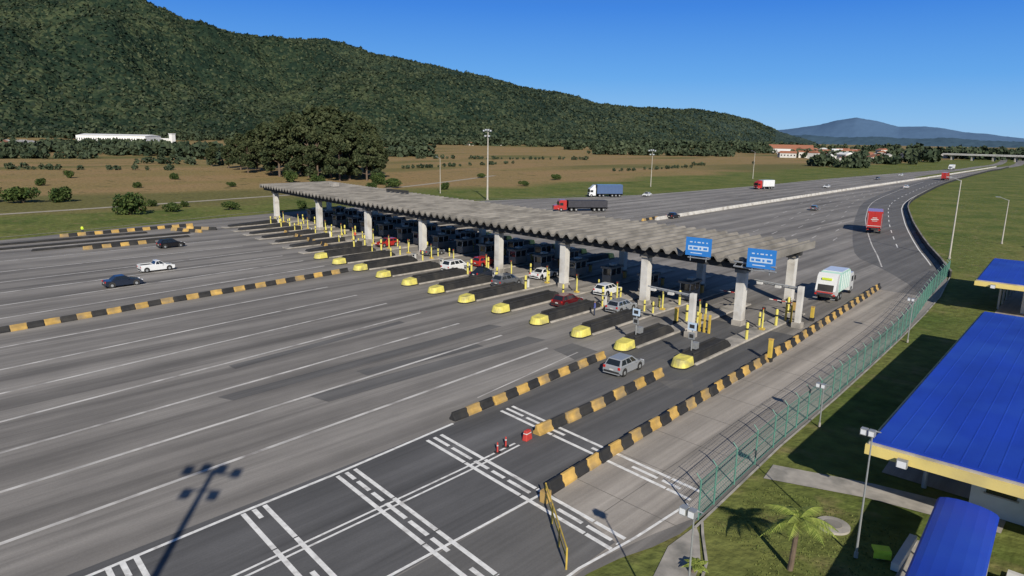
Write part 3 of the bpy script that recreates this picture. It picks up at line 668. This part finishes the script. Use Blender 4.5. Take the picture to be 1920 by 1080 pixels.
# ---------------------------------------------------------------- workers
def person(name,x,y,rz,top):
    me=bpy.data.meshes.new(name); J=[(0,0,.95),(0,0,1.2),(0,0,1.42),(0,0,1.52),(0,.01,1.66),(-.19,0,1.40),(-.25,.03,1.12),(-.24,.14,.90),(.19,0,1.40),(.25,.0,1.12),(.26,.08,.88),
       (-.10,0,.90),(-.12,.03,.50),(-.13,-.04,.08),(-.13,.10,.04),(.10,0,.90),(.12,.06,.50),(.13,.03,.08),(.13,.17,.04)]
    E=[(0,1),(1,2),(2,3),(3,4),(2,5),(5,6),(6,7),(2,8),(8,9),(9,10),(0,11),(11,12),(12,13),(13,14),(0,15),(15,16),(16,17),(17,18)]
    Rr=[.15,.15,.16,.06,.10,.07,.05,.035,.07,.05,.035,.10,.07,.045,.04,.10,.07,.045,.04]
    me.from_pydata(J,E,[]); o=bpy.data.objects.new(name,me); COL.objects.link(o); o.location=(x,y,0); o.rotation_euler[2]=rz
    s=o.modifiers.new('skin','SKIN')
    for v,r in zip(me.skin_vertices[0].data,Rr): v.radius=(r,r)
    me.skin_vertices[0].data[0].use_root=True
    o.modifiers.new('sub','SUBSURF').levels=1; o.modifiers['sub'].render_levels=2
    m,nt,bb=nodes(name+'_clothes'); L=nt.links.new; tc=N(nt,'ShaderNodeTexCoord'); sx=N(nt,'ShaderNodeSeparateXYZ'); L(tc.outputs['Object'],sx.inputs[0])
    cr=N(nt,'ShaderNodeValToRGB'); cr.color_ramp.interpolation='CONSTANT'; el=cr.color_ramp.elements
    el[0].position=0; el[0].color=(.02,.02,.02,1); el[1].position=.05; el[1].color=(.04,.05,.09,1)
    for p_,c in((.475,top),(.765,(.35,.2,.13)),(.86,(.03,.02,.015))): e=el.new(p_); e.color=(*c,1)
    d=N(nt,'ShaderNodeMath',operation='DIVIDE'); d.inputs[1].default_value=2; L(sx.outputs[2],d.inputs[0]); L(d.outputs[0],cr.inputs[0]); L(cr.outputs[0],bb.inputs['Base Color']); bb.inputs['Roughness'].default_value=.85
    me.materials.append(m)
person('road_worker',-150.9,42.3,.8,(.6,.75,.05)); person('road_worker',-110.9,77,.2,(.6,.1,.04)); person('toll_worker',-44.9,63.5,2.2,(.08,.1,.3))

# ---------------------------------------------------------------- trees
def tree_mesh(h,cr,nl,seed,leaf=.55):
    np.random.seed(seed); random.seed(seed); b=MB()
    th=h*.45; lean=random.uniform(-.6,.6)
    b.cyl((0,0,-.2),(lean*.5,0,th),h*.022,h*.014,'bark',8); b.cyl((lean*.5,0,th),(lean,0,h*.8),h*.014,h*.005,'bark',7)
    C=[]; nb=20
    for i in range(nb):
        t=random.uniform(0,1); zz=h*(.14+.78*t); a=random.uniform(0,2*PI); r=cr*random.uniform(.25,.9)*math.sqrt(max(.2,1-(abs(t-.4)/.75)**2))
        p=(lean+math.cos(a)*r,math.sin(a)*r,zz); z0=h*(.1+.6*t); b.cyl((lean*.5,0,z0),p,h*.008,h*.003,'bark',5)
        rr=cr*random.uniform(.26,.46); C.append(shell(p,(rr,rr,rr*.8),nl//nb))
    C.append(shell((lean,0,h*.9),(cr*.4,cr*.4,h*.1),nl//12))
    C=np.concatenate(C); C[:,2]=np.maximum(C[:,2],.4); V,F=leafcloud(C,np.random.uniform(.6,1.3,len(C))*leaf)
    o=len(b.v); i=b.mi('leaf'); b.v+= [tuple(v) for v in V.tolist()]; b.f+=[[o+q for q in f] for f in F.tolist()]; b.m+=[i]*len(F)
    return b
T=[]
for az,d,h in [(-17.6,355,24),(-16.2,380,28),(-20.2,400,19),(-21.2,420,16),(-18.8,385,23),(-15.0,350,30),(-13.9,372,32),(-13.0,345,31),(-11.9,362,33),(-11.0,340,31),(-10.1,355,30),(-9.2,338,27),(-8.5,350,24),
    (-16.9,338,23),(-14.3,332,26),(-12.3,326,26),(-10.6,318,24),(-9.0,312,21),(-19.6,370,16),(-22.6,440,13),(-7.9,330,17),(-15.6,398,29),(-12.8,390,33),(-10.4,380,31),(-18.0,410,24),(-13.5,318,20),(-11.5,308,19)]:
    T.append((*P(az*.84-4.3,d),h))
bs=[tree_mesh(26,7.6,3600,s,.58) for s in(11,12,13,14)]
pr=[]; random.seed(3)
for i,(x,y,h) in enumerate(T):
    s=h/26
    if i<4: o=bs[i].obj('eucalyptus_tree',(x,y,0),random.uniform(0,6)); o.scale=(s,)*3; pr.append(o)
    else: q=s*random.uniform(.85,1.1); copyobj(pr[i%4],'eucalyptus_tree',(x,y,0),random.uniform(0,6),(q,q,s*random.uniform(.92,1.06)))
def shrub(h,w,n,seed):
    np.random.seed(seed); random.seed(seed); b=MB(); C=[]
    for i in range(9):
        a=random.uniform(0,6.3); r=w*random.uniform(.1,.6); p=(math.cos(a)*r,math.sin(a)*r,h*random.uniform(.3,.7)); b.cyl((0,0,0),p,.1,.03,'bark',5)
        C.append(shell(p,(w*.4,w*.4,h*.35),n//9))
    C=np.concatenate(C); C[:,2]=np.maximum(C[:,2],.1); V,F=leafcloud(C,np.random.uniform(.6,1.2,len(C))*.28)
    o=len(b.v); i=b.mi('leaf2'); b.v+= [tuple(v) for v in V.tolist()]; b.f+=[[o+q for q in f] for f in F.tolist()]; b.m+=[i]*len(F)
    return b
s0=shrub(5.2,4.2,1800,5).obj('shrub',(-180,61,0)); s1=shrub(4.5,5.5,1800,6).obj('shrub',(-226,50,0))
copyobj(s0,'shrub',(-222,58,0),1,.8); copyobj(s1,'shrub',(-181,71,0),2,.5); copyobj(s0,'shrub',(-232,44,0),2,.8)
for x,y,s in [(-176,84,.5),(-168,100,.4),(-215,130,.7),(-240,150,.8),(-260,150,.9),(-250,120,.4),(-300,120,.5),(-196,72,.35),(-190,78,.3),(-14,170,.4),(-8,190,.5),(-205,150,.6),(-214,166,.8),(-230,172,.9),(-195,176,.5),(-330,90,.6),(-290,70,.5),(-262,92,.4),(-190,215,.5),(-210,260,.6),(-240,240,.5)]:
    copyobj(random.choice((s0,s1)),'shrub',(x,y,0),random.uniform(0,6),s)
def palm(name,x,y,h,nf,L):
    b=MB(); b.cyl((0,0,-.06),(.15,0,h),.14,.10,'bark',10)
    for i in range(nf):
        a=2*PI*i/nf+random.uniform(-.2,.2); el=random.uniform(.1,.9); pts=[]
        for j in range(7):
            t=j/6; r=L*t*math.cos(el*(1-t*.3)); zz=h+L*(math.sin(el)*t-.75*t*t*(1.1-el*.4)); pts.append(Vector((.15+math.cos(a)*r,math.sin(a)*r,zz)))
        sd=Vector((-math.sin(a),math.cos(a),0))
        for j in range(6):
            b.cyl(pts[j],pts[j+1],.025,.018,'palm',4,False)
            for k in range(4):
                p=pts[j].lerp(pts[j+1],k/4); w=L*.26*math.sin(PI*min(1,(j+k/4+.8)/6.6))
                dr=(pts[j+1]-pts[j]).normalized()
                for s in(-1,1): q=p+sd*s*w+dr*w*.5+Vector((0,0,-w*.35)); b.poly([p,p+dr*.08,q],'palm')
    return b.obj(name,(x,y,0))
palm('palm_tree',-9.9,31.0,2.7,15,1.85)
palm('palm_tree',-13.2,27.6,.4,10,.7)
np.random.seed(9); n_=5000
tx=np.random.uniform(-14.4,-6.5,n_); ty=np.random.uniform(22,38.6,n_)
C=np.stack([tx,ty,np.random.uniform(-.06,-.02,n_)],1)
keep=[i for i in range(n_) if not(-15<tx[i]<-11.3 and ty[i]<31.3) and not (math.hypot(tx[i]+9.7,ty[i]-36.4)<1.0)]
V,F=leafcloud(C[keep],np.random.uniform(.02,.05,len(keep)))
o=bpy.data.objects.new('grass_tufts',leafobj('grass_tufts',V,F,'tuft')); COL.objects.link(o)

def treeline(name,segs,k='leaf_far',seed=1):
    np.random.seed(seed); random.seed(seed); Cs=[];Ss=[]
    for (p0,p1,width,h,sp) in segs:
        p0=np.array(p0);p1=np.array(p1); L=np.linalg.norm(p1-p0); n=max(1,int(L*max(width,sp)/(sp*sp)))
        d=(p1-p0)/L; nr=np.array([-d[1],d[0]])
        for i in range(n):
            t=random.random(); q=p0+(p1-p0)*t+nr*random.uniform(-.5,.5)*width
            m_=noise.noise(Vector((q[0]*.01,q[1]*.01,seed)))
            if m_<-.28: continue
            hh=h*random.uniform(.55,1.15)*(1+.5*m_); r=hh*.5
            nn=34; C=shell((q[0],q[1],hh*.5),(r,r,hh*.48),nn); Cs.append(C); Ss.append(np.random.uniform(.13,.24,nn)*hh)
    V,F=leafcloud(np.concatenate(Cs),np.concatenate(Ss)); me=leafobj(name,V,F,k); o=bpy.data.objects.new(name,me); COL.objects.link(o)
segs=[]
segs+=[(P(-40,760),P(-23,640),90,8,8),(P(-40,1000),P(-19,900),70,9,11),(P(-41,600),P(-31,560),26,5,6),(P(-28,480),P(-20,450),12,4.5,6)]
segs+=[(P(-24,560),P(-18,520),50,12,8),(P(-12,1150),P(-7.5,1080),40,12,11),(P(6,860),P(17,900),30,8,7),(P(4,1150),P(20,1200),70,11,13),(P(-12,720),P(-8.0,640),40,10,8)]
segs+=[(P(-42,1900),P(-20,1600),220,14,20),(P(-20,1600),P(0,1500),220,14,20),(P(0,1500),P(22,1900),260,14,20)]
segs+=[(P(22,950),P(27.5,900),60,9,9),(P(25,780),P(29.5,760),40,9,8),(P(28,1150),P(36,1150),80,13,13),(P(21,1800),P(40,2200),150,14,22),(P(29,900),P(31,880),30,10,9),(P(31,1250),P(42,1200),80,14,13)]
segs+=[(P(14,560),P(19,640),8,3,5),(P(-9,420),P(0,520),5,2.2,4),(P(8,430),P(14,520),5,2,4),(P(23.5,640),P(26.2,610),25,8,7),(P(-36,420),P(-26,400),8,3,5),(P(-8,600),P(6,640),8,3,5)]
treeline('distant_tree_line',segs)

# ---------------------------------------------------------------- mountains
sky_l=[(-62,.100),(-50,.128),(-42,.133),(-34.8,.1354),(-28.9,.1364),(-24,.1264),(-20.8,.1188),(-17.5,.1180),(-14.75,.1167),(-10.8,.1005),(-6.7,.0875),(-2.54,.0751),(1.7,.0564),(5.95,.0452),(10.1,.0403),(14.2,.0361),(18.2,.0262),(20.7,.0095),(23.0,-.002)]
def lut(tab,a):
    if a<=tab[0][0]: return tab[0][1]
    for (x0,y0),(x1,y1) in zip(tab[:-1],tab[1:]):
        if a<=x1:
            t=(a-x0)/(x1-x0); return y0+(y1-y0)*t
    return tab[-1][1]
def hillmat(name,dark,mid,light,haze,hz0,hz1,cell,cmix=.42,bs_=.5):
    m,nt,b=nodes(name); L=nt.links.new; tc=N(nt,'ShaderNodeTexCoord')
    vo=N(nt,'ShaderNodeTexVoronoi'); vo.inputs['Scale'].default_value=1/cell; L(tc.outputs['Object'],vo.inputs['Vector'])
    n1=N(nt,'ShaderNodeTexNoise'); n1.inputs['Scale'].default_value=.02; n1.inputs['Detail'].default_value=10; n1.inputs['Roughness'].default_value=.7; L(tc.outputs['Object'],n1.inputs['Vector'])
    n2=N(nt,'ShaderNodeTexNoise'); n2.inputs['Scale'].default_value=.0045; n2.inputs['Detail'].default_value=5; L(tc.outputs['Object'],n2.inputs['Vector'])
    sc=N(nt,'ShaderNodeSeparateColor'); L(vo.outputs['Color'],sc.inputs[0])
    a=N(nt,'ShaderNodeMath',operation='MULTIPLY_ADD'); a.inputs[1].default_value=cmix; L(sc.outputs[0],a.inputs[0]); L(n1.outputs['Fac'],a.inputs[2])
    a2=N(nt,'ShaderNodeMath',operation='MULTIPLY_ADD'); a2.inputs[1].default_value=.9; L(n2.outputs['Fac'],a2.inputs[0]); L(a.outputs[0],a2.inputs[2])
    r=N(nt,'ShaderNodeValToRGB'); e=r.color_ramp.elements; e[0].position=.36; e[0].color=(*dark,1); e[1].position=.75; e[1].color=(*light,1); q=e.new(.56); q.color=(*mid,1)
    mr=N(nt,'ShaderNodeMapRange'); mr.inputs['From Min'].default_value=.6; mr.inputs['From Max'].default_value=1.7; L(a2.outputs[0],mr.inputs['Value']); L(mr.outputs[0],r.inputs[0])
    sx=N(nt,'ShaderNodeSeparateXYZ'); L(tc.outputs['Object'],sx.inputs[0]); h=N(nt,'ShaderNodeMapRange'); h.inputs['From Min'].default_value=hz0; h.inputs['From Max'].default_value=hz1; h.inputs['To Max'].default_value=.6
    L(sx.outputs[1],h.inputs['Value']); mm=N(nt,'ShaderNodeMix',data_type='RGBA'); L(h.outputs[0],mm.inputs['Factor']); L(r.outputs[0],mm.inputs['A']); mm.inputs['B'].default_value=(*haze,1)  # aerial haze painted into the base colour, stronger with distance along Y
    L(mm.outputs['Result'],b.inputs['Base Color']); b.inputs['Roughness'].default_value=1; b.inputs['Specular IOR Level'].default_value=0
    bp=N(nt,'ShaderNodeBump'); bp.inputs['Strength'].default_value=bs_*2; bp.inputs['Distance'].default_value=cell*bs_; iv=N(nt,'ShaderNodeMath',operation='SUBTRACT'); iv.inputs[0].default_value=1; L(vo.outputs['Distance'],iv.inputs[1]); L(iv.outputs[0],bp.inputs['Height']); L(bp.outputs[0],b.inputs['Normal'])
    return m
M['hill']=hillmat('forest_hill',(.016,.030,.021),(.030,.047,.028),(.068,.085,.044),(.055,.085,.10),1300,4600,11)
M['farhill']=hillmat('hazy_mountain',(.095,.165,.275),(.098,.170,.283),(.103,.177,.290),(.06,.11,.18),9e5,9.1e5,300,.1,.05)  # blue of the far haze is painted straight into these base colours
M['midhill']=hillmat('foothill',(.060,.105,.150),(.065,.112,.158),(.072,.120,.165),(.06,.11,.18),9e5,9.1e5,120,.2,.1)  # bluish tones carry painted haze, darker than on the mountain behind
def range_mesh(name,tab,base,depth,k,na,nt_,a0,a1,amp,fine):
    V=[];F=[]
    for i in range(na):
        a=a0+(a1-a0)*i/(na-1); te=lut(tab,a)
        Db=lut(base,a); Dr=Db+lut(depth,a)
        for j in range(nt_):
            t=j/(nt_-1)*1.5
            d=Db+(Dr-Db)*t
            x,y=P(a,d)
            hr=20+te*Dr
            s=math.sin(t*PI/2)**1.15 if t<=1 else 1-((t-1)/.5)**2*.8
            sp=noise.fractal(Vector((x*.0016,y*.0016,3.1)),1.0,2.0,5)
            hz=max(0,hr)*s + sp*amp*hr*math.sin(min(t,1)*PI)*.9
            if t>1: hz=min(hz,(20+te*Dr)-(t-1)*40)
            hz+= fine*noise.fractal(Vector((x*.03,y*.03,.5)),.8,2.1,4)*min(1,t*8)
            if j==0: hz=-8
            V.append((x,y,hz))
    for i in range(na-1):
        for j in range(nt_-1):
            q=i*nt_+j; F.append((q,q+nt_,q+nt_+1,q+1))
    me=bpy.data.meshes.new(name); me.from_pydata(V,[],F); me.materials.append(M[k]); me.polygons.foreach_set('use_smooth',[True]*len(F)); me.update()
    o=bpy.data.objects.new(name,me); COL.objects.link(o); return np.array(V).reshape(na,nt_,3)
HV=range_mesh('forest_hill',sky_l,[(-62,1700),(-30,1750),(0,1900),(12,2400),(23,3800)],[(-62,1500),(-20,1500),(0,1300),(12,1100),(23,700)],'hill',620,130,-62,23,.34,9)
np.random.seed(5); n_=60000
ii=np.random.uniform(60,598,n_); jj=np.random.uniform(1,89,n_)
i0=ii.astype(int); j0=jj.astype(int); fi=(ii-i0)[:,None]; fj=(jj-j0)[:,None]
Pp=HV[i0,j0]*(1-fi)*(1-fj)+HV[i0+1,j0]*fi*(1-fj)+HV[i0,j0+1]*(1-fi)*fj+HV[i0+1,j0+1]*fi*fj
Pp[:,2]+=np.random.uniform(0,3.5,n_)
V,F=leafcloud(Pp,np.random.uniform(2.0,4.6,n_)); me=leafobj('hill_forest_canopy',V,F,'leaf_hill'); o=bpy.data.objects.new('hill_forest_canopy',me); COL.objects.link(o)
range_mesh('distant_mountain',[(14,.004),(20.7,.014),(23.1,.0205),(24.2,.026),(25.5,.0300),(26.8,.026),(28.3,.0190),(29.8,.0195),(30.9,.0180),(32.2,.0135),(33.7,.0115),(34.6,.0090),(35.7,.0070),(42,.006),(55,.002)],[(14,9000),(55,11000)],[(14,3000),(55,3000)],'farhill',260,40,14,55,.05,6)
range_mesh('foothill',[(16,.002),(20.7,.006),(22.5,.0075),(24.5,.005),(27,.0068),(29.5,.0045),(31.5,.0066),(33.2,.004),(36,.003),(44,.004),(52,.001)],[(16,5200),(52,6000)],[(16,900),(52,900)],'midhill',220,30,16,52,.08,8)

# ---------------------------------------------------------------- distant buildings
def house(name,x,y,w,d,h,rz,roof,wall='wall',gable=True,gh=.22):
    b=MB(); b.box((0,0,h/2),(w,d,h),wall)
    if gable: b.prism([(-d/2-.4,h),(0,h+d*gh),(d/2+.4,h)],-w/2-.4,w/2+.4,roof)
    else: b.box((0,0,h+.15),(w+.6,d+.6,.3),roof)
    nwin=max(2,int(w/3.5))
    for i in range(nwin):
        for s in(-1,1): b.box((-w/2+(i+.5)*w/nwin,s*(d/2+.02),h*.55),(w/nwin*.4,.05,h*.3),'glass')
    return b.obj(name,(x,y,-.06),rz)
x,y=P(-29.2,1150); house('white_warehouse',x,y,104,36,11,rad(YAW-28.3+180-158),'warehouse','warehouse',gh=.06)
x,y=P(-25.8,1150); b=MB(); b.box((0,0,7),(6,6,14),'warehouse'); b.box((0,0,14.5),(7,7,1),'warehouse'); b.box((-16,0,4),(24,9,8),'warehouse'); b.obj('warehouse_tower',(x,y,0),rad(18))
random.seed(21)
for i in range(60):
    a=random.uniform(20,33); d=random.uniform(800,1500)
    x,y=P(a,d)
    if abs(x-interp(rs,min(2500,y)))<75: continue
    w=random.uniform(10,26); house(random.choice(('brick_house','town_house')),x,y,w,random.uniform(8,14),random.uniform(3.5,7.5),random.uniform(0,3),random.choice(('roof_red','roof_red','roof_grey','warehouse')))
for a,d in [(-36,900),(-35.2,930),(-34.7,880),(-2.5,1500),(-1,1480),(-3.6,1450)]:
    x,y=P(a,d); house('farm_house',x,y,20,10,5,random.uniform(0,3),random.choice(('roof_red','roof_grey','warehouse')))
x,y=P(21.3,1300); house('red_roof_warehouse',x,y,70,30,7,rad(25),'roof_red')
x,y=P(22.7,1000); house('red_roof_warehouse',x,y,44,18,6,rad(25),'roof_red','roof_red')
b=MB(); p0=Vector(P(31.2,1050)); p1=Vector(P(41,1000)); d=(p1-p0); L=d.length; rz=math.atan2(d.y,d.x); c=(p0+p1)/2
b.box((c.x,c.y,6.6),(L,11,1.2),'col',rz); b.box((c.x,c.y,7.6),(L,11.6,.8),'wall',rz)
for i in range(8):
    q=p0.lerp(p1,(i+.5)/8); b.box((q.x,q.y,3),(1.2,8,6),'conc',rz)
b.obj('overpass_bridge')

# ---------------------------------------------------------------- light, sky, camera
SE=30.5; saz=128.7
w=bpy.data.worlds.new('World'); S.world=w; w.use_nodes=True; nt=w.node_tree; bg=nt.nodes['Background']
sk=nt.nodes.new('ShaderNodeTexSky'); sk.sky_type='NISHITA'; sk.sun_disc=False; sk.sun_elevation=rad(SE); sk.sun_rotation=rad(saz)
sk.altitude=0; sk.air_density=1.0; sk.dust_density=0; sk.ozone_density=4.0
tc=nt.nodes.new('ShaderNodeTexCoord'); sx=nt.nodes.new('ShaderNodeSeparateXYZ'); nt.links.new(tc.outputs['Generated'],sx.inputs[0])
cr=nt.nodes.new('ShaderNodeValToRGB'); e=cr.color_ramp.elements
e[0].position=0; e[0].color=(.27,.52,.82,1); e[1].position=1; e[1].color=(.04,.07,.15,1)
for p_,c_ in((.03,(.20,.47,.84)),(.08,(.10,.36,.82)),(.17,(.030,.21,.74)),(.28,(.04,.12,.33)),(.5,(.045,.09,.21))): q=e.new(p_); q.color=(*c_,1)
nt.links.new(sx.outputs[2],cr.inputs[0])
sv=nt.nodes.new('ShaderNodeVectorMath'); sv.operation='SCALE'; sv.inputs['Scale'].default_value=11.2; nt.links.new(cr.outputs[0],sv.inputs[0])
mx=nt.nodes.new('ShaderNodeMix'); mx.data_type='RGBA'; mx.inputs['Factor'].default_value=.9
nt.links.new(sk.outputs[0],mx.inputs['A']); nt.links.new(sv.outputs[0],mx.inputs['B'])
nt.links.new(mx.outputs['Result'],bg.inputs[0]); bg.inputs[1].default_value=.09
sl=bpy.data.lights.new('sun','SUN'); sl.energy=4.9; sl.angle=rad(.53); sl.color=(1,.935,.82)
so=bpy.data.objects.new('sun',sl); COL.objects.link(so)
dv=Vector((math.sin(rad(saz))*math.cos(rad(SE)),math.cos(rad(saz))*math.cos(rad(SE)),math.sin(rad(SE))))
so.rotation_euler=dv.to_track_quat('Z','Y').to_euler()
cd=bpy.data.cameras.new('camera'); cd.sensor_width=36; cd.lens=36*1300/1920; cd.clip_end=60000; cd.clip_start=.2
co=bpy.data.objects.new('camera',cd); COL.objects.link(co); S.camera=co
R=Matrix.Rotation(rad(YAW),3,'Z')@Matrix.Rotation(PI/2-math.atan(285/1300),3,'X')@Matrix.Rotation(rad(1.0),3,'Z')
co.matrix_world=Matrix.Translation((0,0,20))@R.to_4x4()
S.view_settings.view_transform='Standard'; S.view_settings.look='None'; S.view_settings.exposure=0
